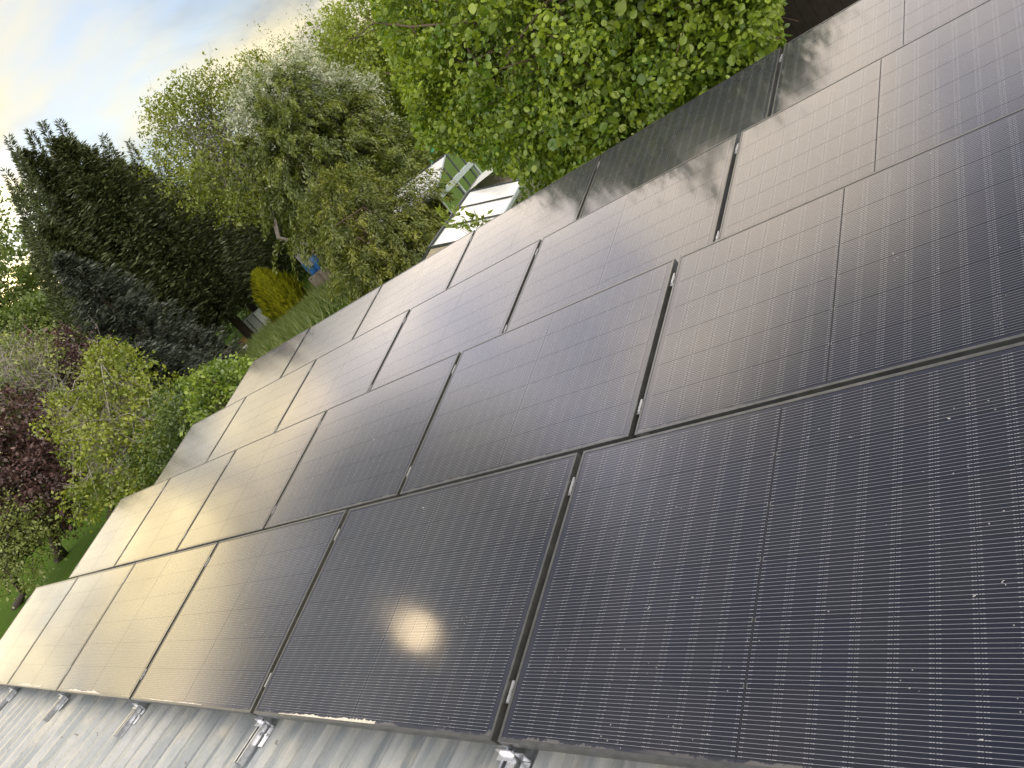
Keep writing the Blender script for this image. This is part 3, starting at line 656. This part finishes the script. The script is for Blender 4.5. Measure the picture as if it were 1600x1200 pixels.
# ---- long grass along the garden bed
n = 26000; gp = []
c0 = at_z(440, 535, 0); c1 = at_z(560, 470, 0)
tt = RNG.uniform(-0.5, 0.5, n); P = c0[None] + (c1 - c0)[None] * tt[:, None] * 0.7 + np.stack([RNG.normal(0, 1.6, n), RNG.normal(0, 2.0, n), 0 * tt], 1); P[:, 2] = 0
l = RNG.uniform(0.35, 0.95, n); V, Fc = leaf_quads(P, np.stack([RNG.normal(0, .35, n), RNG.normal(0, .35, n), np.ones(n)], 1), rdirs(n), l, l * 0.05 + 0.012, 0.0)
tag(link('long_grass', np_mesh('long_grass', V, Fc, RNG.uniform(0, 1, n)), LF['grass']), 'long pale green grass along the garden bed', 'grass', kind='stuff')

# ---- hazel behind the top row
hz = [(1135, 50, 8.3, 0.85), (1060, 95, 8.8, 0.85), (970, 120, 9.3, 1.0), (880, 170, 10.0, 0.95), (1080, -40, 8.6, 1.1), (930, 10, 9.6, 1.4), (800, 90, 11.0, 1.3), (720, 150, 11.8, 1.05), (690, 50, 12.4, 1.3), (640, 0, 13.2, 0.95), (800, 220, 10.8, 0.8), (850, 235, 10.2, 0.55), (690, 195, 11.8, 0.6), (665, 110, 12.3, 0.6),
      (1190, -20, 8.0, 0.6), (880, -120, 10, 1.4), (1080, -110, 8.8, 0.9), (740, -90, 12, 1.5), (1100, 10, 9.6, 1.2), (1000, 60, 10.4, 1.3)]
lob = [(at(a, b, D), r) for a, b, D, r in hz]
hb = at(960, 100, 10.2); base = (hb[0], hb[1], 0.0)
root = empty('hazel_tree', base); tag(root, 'large fresh green hazel with broad leaves behind the top row', 'tree')
P, out, cc = crown_sample(lob, 2600, 0.125, 46, 3.4, flat=0.9, seed_dent=0.4); rn = CLUMP_RND
X, Y, Zc = to_px(P)
bad = (X > 610) & (X < 812) & (Y > 232) & (Y < 420) & (Y > 232 + (X - 790) * 0.0) & (Y > 232 + np.maximum(0, (X - 690) * 0.42))
bad |= (Y < 640) & (X < 575 + np.maximum(0, Y) * 0.35)
bad |= (X > 1215 + RNG.uniform(-25, 15, len(X))) & (Y > -60)
keep = (~bad) & (P[:, 2] > 0.3); P = P[keep]; out = out[keep]; n = len(P); rn = rn[keep]
N = unit(out * 0.45 + np.array([0, 0, 0.55]) + RNG.normal(size=(n, 3)) * 0.55); Dr = unit(out * 0.5 + rdirs(n) - np.array([0, 0, 0.45]))
l = 0.052 * np.exp(RNG.normal(0, 0.36, n))
def broad_leaf_shape():
    # rounded leaf, folded on its midrib, unit length along +y
    pts = [(0, 0, 0), (0.27, 0.18, 0.07), (0.40, 0.48, 0.09), (0.27, 0.80, 0.06), (0, 1.0, -0.04), (-0.27, 0.80, 0.06), (-0.40, 0.48, 0.09), (-0.27, 0.18, 0.07)]
    return np.array(pts), [(0, 1, 2, 3, 4), (0, 4, 5, 6, 7)]
LV, LFc = broad_leaf_shape()
Sd = unit(np.cross(Dr, N)); Nn = np.cross(Sd, Dr)
dist = np.linalg.norm(P - CAM, axis=1); X, Y, Zc = to_px(P)
vis = (X > 0) & (X < 1600) & (Y > 0) & (Y < 1200)
order = np.argsort(np.where(vis, dist - 0.9 * (out @ unit(CAM - hb)), 1e9)); near = order[:300]; rest = order[300:]
V = P[rest, None] + l[rest, None, None] * (LV[None, :, 0:1] * Sd[rest, None] + LV[None, :, 1:2] * Dr[rest, None] + LV[None, :, 2:3] * Nn[rest, None])
m_ = len(rest); F5 = (np.arange(m_)[:, None, None] * 8 + np.array(LFc)[None]).reshape(-1, 5)
ho = link('crown', np_mesh('crown', V.reshape(-1, 3) - np.array(base), F5, np.repeat(rn[rest], 2)), LF['hazel'], root); ho['kind'] = 'stuff'
lm = bpy.data.meshes.new('leaf'); lm.from_pydata([tuple(v) for v in LV], [], LFc); lm.update(); lm.materials.append(LF['hazel'])
a_ = lm.attributes.new('rnd', 'FLOAT', 'FACE'); a_.data.foreach_set('value', np.full(2, 0.3, np.float32))
for i in near:
    o = link('leaf', lm, None, root); mm = Matrix.Identity(4)
    for r_ in range(3): mm[r_][0] = Sd[i][r_] * l[i]; mm[r_][1] = Dr[i][r_] * l[i]; mm[r_][2] = Nn[i][r_] * l[i]; mm[r_][3] = P[i][r_] - base[r_]
    o.matrix_local = mm
for dx_, dy_ in ((0, 0), (0.5, 0.2), (-0.4, 0.35), (-0.9, 0.1)):
    mb = MB(); p = limb_path((dx_, dy_, 0), (dx_ * 2, dy_ * 2 + 0.3, 4.4), 7, 0, 0.04); mb.tube(p, list(np.linspace(0.09, 0.03, 7)), 8); mb.build('trunk', BARK_BROWN, root, True)
limbs('limbs', (np.array([base[0], base[1], 1.0]), np.array([base[0], base[1], 4.5])), cc, 110, 0.03, BARK_BROWN, root, base, 2, 0.05, 0.4)

# ---- sprig of a sapling that stands behind the roof
sb = at(725, 345, 10.5); base = (sb[0], sb[1], 0.0)
root = empty('sapling', base); tag(root, 'leafy sapling tip in front of the white greenhouse roof', 'sapling')
ends = [at(px, py, 10.5 + RNG.normal(0, 0.12)) for px, py in ((690, 330), (700, 348), (712, 330), (735, 335), (722, 348), (745, 352), (758, 342), (752, 358), (733, 352))]
fork = at(748, 372, 10.5)
mb = MB(); mb.tube(limb_path((0, 0, 0), fork - np.array(base), 8, 0, 0.02), list(np.linspace(0.018, 0.006, 8)), 6); mb.build('stem', BARK_BROWN, root, True)
mb = MB()
for e in ends: mb.tube(limb_path(fork, e, 5, 0.05, 0.05) - np.array(base), list(np.linspace(0.006, 0.002, 5)), 4)
mb.build('twigs', BARK_BROWN, root, True)
sm = bpy.data.meshes.new('leaf'); sm.from_pydata([(0, 0, 0), (0.2, 0.4, 0.05), (0, 1, -0.06), (-0.2, 0.4, 0.05)], [], [(0, 1, 2), (0, 2, 3)]); sm.update(); sm.materials.append(LF['shrub'])
a_ = sm.attributes.new('rnd', 'FLOAT', 'FACE'); a_.data.foreach_set('value', np.full(2, 0.42, np.float32))
for e in ends:
    for q in range(13):
        pos = e + RNG.normal(size=3) * 0.035 - (e - fork) * RNG.uniform(0, 0.18); dd = unit(rdirs(1)[0] + unit(e - fork) * 0.5); nn = unit(np.cross(dd, rdirs(1)[0])); ss = np.cross(dd, nn); L_ = RNG.uniform(0.08, 0.14)
        o = link('leaf', sm, None, root); mm = Matrix.Identity(4)
        for r_ in range(3): mm[r_][0] = ss[r_] * L_; mm[r_][1] = dd[r_] * L_; mm[r_][2] = nn[r_] * L_; mm[r_][3] = pos[r_] - base[r_]
        o.matrix_local = mm
# ---------------------------------------------------------------- greenhouses
def glass_mat(name, tint, a=0.12):
    m, t, o = mat(name); lw = t.add('ShaderNodeFresnel'); lw.inputs[0].default_value = 1.5
    tr = t.add('ShaderNodeBsdfTransparent'); t.put(tr.inputs[0], tint); gl = t.add('ShaderNodeBsdfGlossy'); gl.inputs['Roughness'].default_value = 0.05
    df = t.add('ShaderNodeBsdfDiffuse'); t.put(df.inputs[0], (0.45, 0.5, 0.42))
    m0 = t.add('ShaderNodeMixShader'); m0.inputs[0].default_value = a; t.l.new(tr.outputs[0], m0.inputs[1]); t.l.new(df.outputs[0], m0.inputs[2])
    m1 = t.add('ShaderNodeMixShader'); t.l.new(lw.outputs[0], m1.inputs[0]); t.l.new(m0.outputs[0], m1.inputs[1]); t.l.new(gl.outputs[0], m1.inputs[2])
    t.l.new(m1.outputs[0], o.inputs[0]); return m
M_GLASS = glass_mat('clear_glass', (0.82, 0.88, 0.78)); M_WHITE = simple('whitewashed_glass', (0.66, 0.68, 0.65), 0.25, 0, 0.12, 5)
M_BAR = simple('dark_glazing_bar', (0.05, 0.06, 0.06), 0.5, 0.3, 0.2, 20); M_BARL = simple('grey_alloy_bar', (0.42, 0.48, 0.50), 0.4, 0.5, 0.2, 20); M_WOODF = simple('gravel_floor', (0.22, 0.20, 0.17), 0.95, 0, 0.3, 12, 0.4); M_BEIGE = simple('beige_board', (0.48, 0.43, 0.33), 0.8, 0, 0.15, 6)
def greenhouse(label, p, dr, L, hw, zr, ze, n, gable, barmat, vent=None):
    p = np.array(p, float); base = (p[0], p[1], 0.0); a = math.atan2(dr[1], dr[0])
    root = empty('greenhouse', base, (0, 0, a)); tag(root, label, 'greenhouse')
    pit = L / n; t_ = 0.006
    sl = math.hypot(hw, zr - ze); ny = (zr - ze) / sl; nz = hw / sl
    for s in (-1, 1):
        for i in range(n):
            x0, x1 = i * pit + 0.018, (i + 1) * pit - 0.018
            q = [(x0, s * 0.03, zr - 0.012), (x1, s * 0.03, zr - 0.012), (x1, s * hw, ze), (x0, s * hw, ze)]
            if vent and vent == (s, i):
                q = [(x0, s * 0.03, zr + 0.03), (x1, s * 0.03, zr + 0.03), (x1, s * hw * 0.72, zr + 0.06), (x0, s * hw * 0.72, zr + 0.06)]
            up = np.array([0, s * ny, nz]) * t_
            mb = MB(); mb.face(q); mb.face([tuple(np.array(v) - up) for v in q][::-1])
            for e in range(4): u, v = np.array(q[e]), np.array(q[(e + 1) % 4]); mb.face([tuple(u), tuple(u - up), tuple(v - up), tuple(v)])
            mb.build('roof_vent' if vent == (s, i) else 'roof_pane', M_WHITE, root)
            mb = MB(); mb.face([(x0, s * hw, 0.45), (x1, s * hw, 0.45), (x1, s * hw, ze - 0.05), (x0, s * hw, ze - 0.05)]); mb.build('wall_pane', M_GLASS, root)
        for i in range(n + 1):
            mb = MB(); mb.bar((i * pit, s * 0.02, zr + 0.003), (i * pit, s * (hw + 0.02), ze + 0.004), 0.036, 0.04); mb.build('rafter', barmat, root)
            mb = MB(); mb.box((i * pit - 0.02, s * hw - 0.02, 0), (i * pit + 0.02, s * hw + 0.02, ze - 0.02)); mb.build('post', barmat, root)
        mb = MB(); mb.bar((-0.03, s * (hw + 0.04), ze - 0.015), (L + 0.03, s * (hw + 0.04), ze - 0.015), 0.07, 0.06); mb.build('gutter', M_BARL, root)
        mb = MB(); mb.box((0, s * hw - 0.05, 0.0), (L, s * hw + 0.05, 0.42)); mb.build('base_wall', M_BEIGE, root)
    mb = MB(); mb.bar((-0.03, 0, zr + 0.012), (L + 0.03, 0, zr + 0.012), 0.06, 0.05); mb.build('ridge_bar', M_BAR, root)
    for x in (-0.012, L + 0.012):
        if gable == 'glass':
            for k, (ya, yb) in enumerate(((-hw, -hw / 3), (-hw / 3, hw / 3), (hw / 3, hw))):
                za = zr - (zr - ze) * abs(ya) / hw; zb = zr - (zr - ze) * abs(yb) / hw
                pts = [(x, ya + 0.02, 0.1), (x, yb - 0.02, 0.1), (x, yb - 0.02, zb - 0.03)] + ([(x, 0, zr - 0.03)] if k == 1 else []) + [(x, ya + 0.02, za - 0.03)]
                mb = MB(); mb.face(pts); mb.build('gable_pane', M_GLASS, root)
            for y in (-hw / 3, 0, hw / 3):
                mb = MB(); mb.box((x - 0.025, y - 0.022, 0.05), (x + 0.02, y + 0.022, zr - (zr - ze) * abs(y) / hw - 0.02)); mb.build('mullion', M_BAR, root)
            if x < 0:
                mb = MB(); mb.box((x - 0.10, -hw * 0.55, 1.50), (x - 0.03, hw * 1.0, 1.66)); mb.build('door_track', M_BARL, root)
                for y in (-hw * 0.5, hw * 0.3): 
                    mb = MB(); mb.box((x - 0.07, y - 0.03, 0.05), (x - 0.032, y + 0.03, 1.49)); mb.build('door_stile', M_BARL, root)
        else:
            mb = MB(); mb.face([(x, -hw, 0.0), (x, hw, 0.0), (x, hw, ze - 0.03), (x, 0, zr - 0.03), (x, -hw, ze - 0.03)]); mb.build('gable_board', M_BEIGE, root)
            mb = MB(); mb.bar((x - 0.02, -hw, ze - 0.06), (x - 0.02, hw, ze - 0.06), 0.04, 0.09); mb.build('gable_rail', M_BARL, root)
    mb = MB(); mb.box((0.02, -hw + 0.06, 0.002), (L - 0.02, hw - 0.06, 0.03)); mb.build('floor', M_WOODF, root)
    # staging inside
    for s in (-0.6, 0.6):
        mb = MB(); mb.box((0.3, s * hw - 0.25, 0.72), (L - 0.3, s * hw + 0.25, 0.76))
        for i in (0.35, L - 0.35): mb.box((i - 0.03, s * hw - 0.2, 0), (i + 0.03, s * hw - 0.14, 0.718)); mb.box((i - 0.03, s * hw + 0.14, 0), (i + 0.03, s * hw + 0.2, 0.718))
        mb.build('staging', M_BARL, root)
    return root
greenhouse('glazed greenhouse with its gable end facing the roof, between cypress and hazel', (-15.2, 19.08), (-1, 0.0), 3.6, 1.52, 2.35, 1.70, 5, 'glass', M_BARL)
P1 = at_z(672, 387, 2.15); P2 = at_z(750, 276, 2.15); dv = (P2 - P1)[:2]; Lg = float(np.linalg.norm(dv)); dv = dv / Lg
greenhouse('low greenhouse with white shaded roof panes just behind the top row', P1, dv, Lg, 1.15, 2.15, 1.70, 4, 'board', M_BAR, vent=(-1, 3))
def bar_thing(name, label, cat, p, q, w, h, m, posts=None, pm=None):
    p = np.array(p); q = np.array(q); base = ((p[0] + q[0]) / 2, (p[1] + q[1]) / 2, 0.0); r = empty(name, base); tag(r, label, cat)
    mb = MB(); mb.bar(p - np.array(base), q - np.array(base), w, h); mb.build('rail', m, r)
    for e in (posts or []):
        e = p + (q - p) * e; mb = MB(); mb.box((e[0] - base[0] - 0.04, e[1] - base[1] - 0.04, 0), (e[0] - base[0] + 0.04, e[1] - base[1] + 0.04, e[2] - h / 2 - 0.002)); mb.build('post', pm or m, r)
    return r
M_TEAL = simple('teal_paint', (0.02, 0.30, 0.24), 0.4); M_BLUE = simple('blue_plastic', (0.02, 0.11, 0.32), 0.35); M_OCHRE = simple('ochre_timber', (0.30, 0.17, 0.045), 0.8, 0, 0.3, 8, 0.3)
M_WOOD = simple('old_grey_timber', (0.20, 0.18, 0.15), 0.85, 0, 0.3, 8, 0.3); M_TANK = simple('milky_tank', (0.62, 0.66, 0.66), 0.35, 0, 0.15, 3); M_CONC = simple('concrete', (0.40, 0.39, 0.36), 0.9, 0, 0.2, 12, 0.3)
M_TIMB = simple('dark_stained_timber', (0.022, 0.017, 0.015), 0.75, 0, 0.35, 9, 0.4); M_SOIL = simple('soil', (0.06, 0.045, 0.03), 0.95, 0, 0.3, 5, 0.5)
bar_thing('teal_rail', 'teal painted rail behind the glazed greenhouse', 'rail', at(664, 244, 31), at(702, 214, 32), 0.09, 0.09, M_TEAL, (0.05, 0.95))
# dark boarded shed wall behind the hazel
sh = empty('timber_shed', (0.0, 10.6, 0)); tag(sh, 'dark stained timber shed partly hidden behind the hazel leaves', 'shed')
bw = MB(); bw.box((-0.073, 0, 0.05), (0.073, 0.022, 3.1)); bw_me = bw.mesh('board'); bw_me.materials.append(M_TIMB)
for i in range(38):
    o = link('board', bw_me, None, sh); o.location = (-3.0 + i * 0.15, -0.95 + RNG.normal(0, 0.003), 0)
mb = MB(); mb.box((-3.0, -0.92, 0.02), (2.6, 1.6, 3.05)); mb.build('wall', M_TIMB, sh)
mb = MB(); mb.bar((-3.2, 0.35, 3.22), (2.8, 0.35, 3.22), 2.9, 0.08); mb.build('roof', M_TIMB, sh)
# raised bed of ochre boards
b1 = at_z(374, 535, 0.25); b2 = at_z(414, 491, 0.25); r = empty('raised_bed', (b1[0], b1[1], 0)); tag(r, 'ochre timber raised bed beside the golden thuja', 'raised bed')
o3 = np.array([b1[0], b1[1], 0]); u = (b2 - b1) * np.array([1, 1, 0]); w_ = np.array([u[1], -u[0], 0]); w_ = w_ / np.linalg.norm(w_) * 1.3
qs = [np.zeros(3), u, u + w_, w_]
for i in range(4):
    a, b = qs[i] + np.array([0, 0, 0.15]), qs[(i + 1) % 4] + np.array([0, 0, 0.15]); k = (b - a) / np.linalg.norm(b - a) * 0.05
    mb = MB(); mb.bar(a + k, b - k, 0.06, 0.30); mb.build('board', M_OCHRE, r)
    mb = MB(); mb.box(tuple(qs[i] + np.array([-0.05, -0.05, 0])), tuple(qs[i] + np.array([0.05, 0.05, 0.36]))); mb.build('post', M_OCHRE, r)
mb = MB(); mb.face([tuple(q + np.array([0, 0, 0.22])) for q in qs]); mb.build('soil', M_SOIL, r)
# milky water tank in a dark cage
c = at(391, 495, 46); r = empty('water_tank', (c[0], c[1], 0), (0, 0, 0.5)); tag(r, 'milky white water tank in a dark cage left of the golden thuja', 'water tank')
mb = MB(); mb.box((-0.5, -0.5, 0.16), (0.5, 0.5, 1.15)); mb.build('tank', M_TANK, r)
for x in (-0.54, 0, 0.54):
    for y in (-0.54, 0.54): mb = MB(); mb.box((x - 0.02, y - 0.02, 0.1), (x + 0.02, y + 0.02, 1.2)); mb.build('cage_bar', M_BAR, r)
mb = MB(); mb.box((-0.58, -0.58, 0.0), (0.58, 0.58, 0.14)); mb.build('pallet', M_WOOD, r)
# lattice panel, post, stump
c = at(352, 555, 41); r = empty('slatted_panel', (c[0], c[1], 0), (0, 0, 0.3)); tag(r, 'weathered slatted timber panel near the top left panel corner', 'panel')
for i in range(7): mb = MB(); mb.box((-0.65, -0.012, 0.08 + i * 0.15), (0.65, 0.012, 0.20 + i * 0.15)); mb.build('slat', M_WOOD, r)
for x in (-0.6, 0, 0.6): mb = MB(); mb.box((x - 0.035, 0.013, 0), (x + 0.035, 0.06, 1.2)); mb.build('upright', M_WOOD, r)
b_ = at_z(400, 562, 0.0); r = empty('concrete_post', tuple(b_)); tag(r, 'short grey concrete post behind the top left panel corner', 'post')
mb = MB(); mb.box((-0.14, -0.12, 0), (0.14, 0.12, 0.75)); mb.build('shaft', M_CONC, r); mb = MB(); mb.box((-0.16, -0.14, 0.752), (0.16, 0.14, 0.82)); mb.build('cap', M_CONC, r)
# blue water butts and a grey duct on a stand
for (px, py, lab) in ((484, 418, 'blue barrel beside the grey metal box, left one'), (494, 411, 'blue barrel beside the grey metal box, right one')):
    c = at(px, py, 38.5); z = max(0.0, c[2] - 0.35)
    r = empty('barrel', (c[0], c[1], z)); tag(r, lab, 'barrel', 'blue barrels under the cypress')
    mb = MB(); mb.tube([(0, 0, 0), (0, 0, 0.08), (0, 0, 0.35), (0, 0, 0.62), (0, 0, 0.7)], [0.19, 0.21, 0.23, 0.21, 0.18], 16); mb.build('body', M_BLUE, r, True)
    mb = MB(); mb.tube([(0, 0, 0.702), (0, 0, 0.74)], [0.19, 0.18], 16); mb.build('lid', M_BLUE, r)
    mb = MB(); mb.box((-0.32, -0.32, -z), (0.32, 0.32, -0.002)); mb.build('plinth', M_WOOD, r)
c = at(474, 402, 38.5); r = empty('metal_box', (c[0], c[1], 0), (0, 0, 0.6)); tag(r, 'upright grey metal box on legs above the blue barrels', 'metal box')
mb = MB(); mb.box((-0.22, -0.2, c[2] - 0.55), (0.22, 0.2, c[2] + 0.5)); mb.build('body', M_GALV, r)
for x in (-0.18, 0.18): mb = MB(); mb.box((x - 0.03, -0.03, 0), (x + 0.03, 0.03, c[2] - 0.552)); mb.build('leg', M_WOOD, r)
mb = MB(); mb.box((-0.26, -0.24, c[2] + 0.502), (0.26, 0.24, c[2] + 0.54)); mb.build('lid', M_GALV, r)
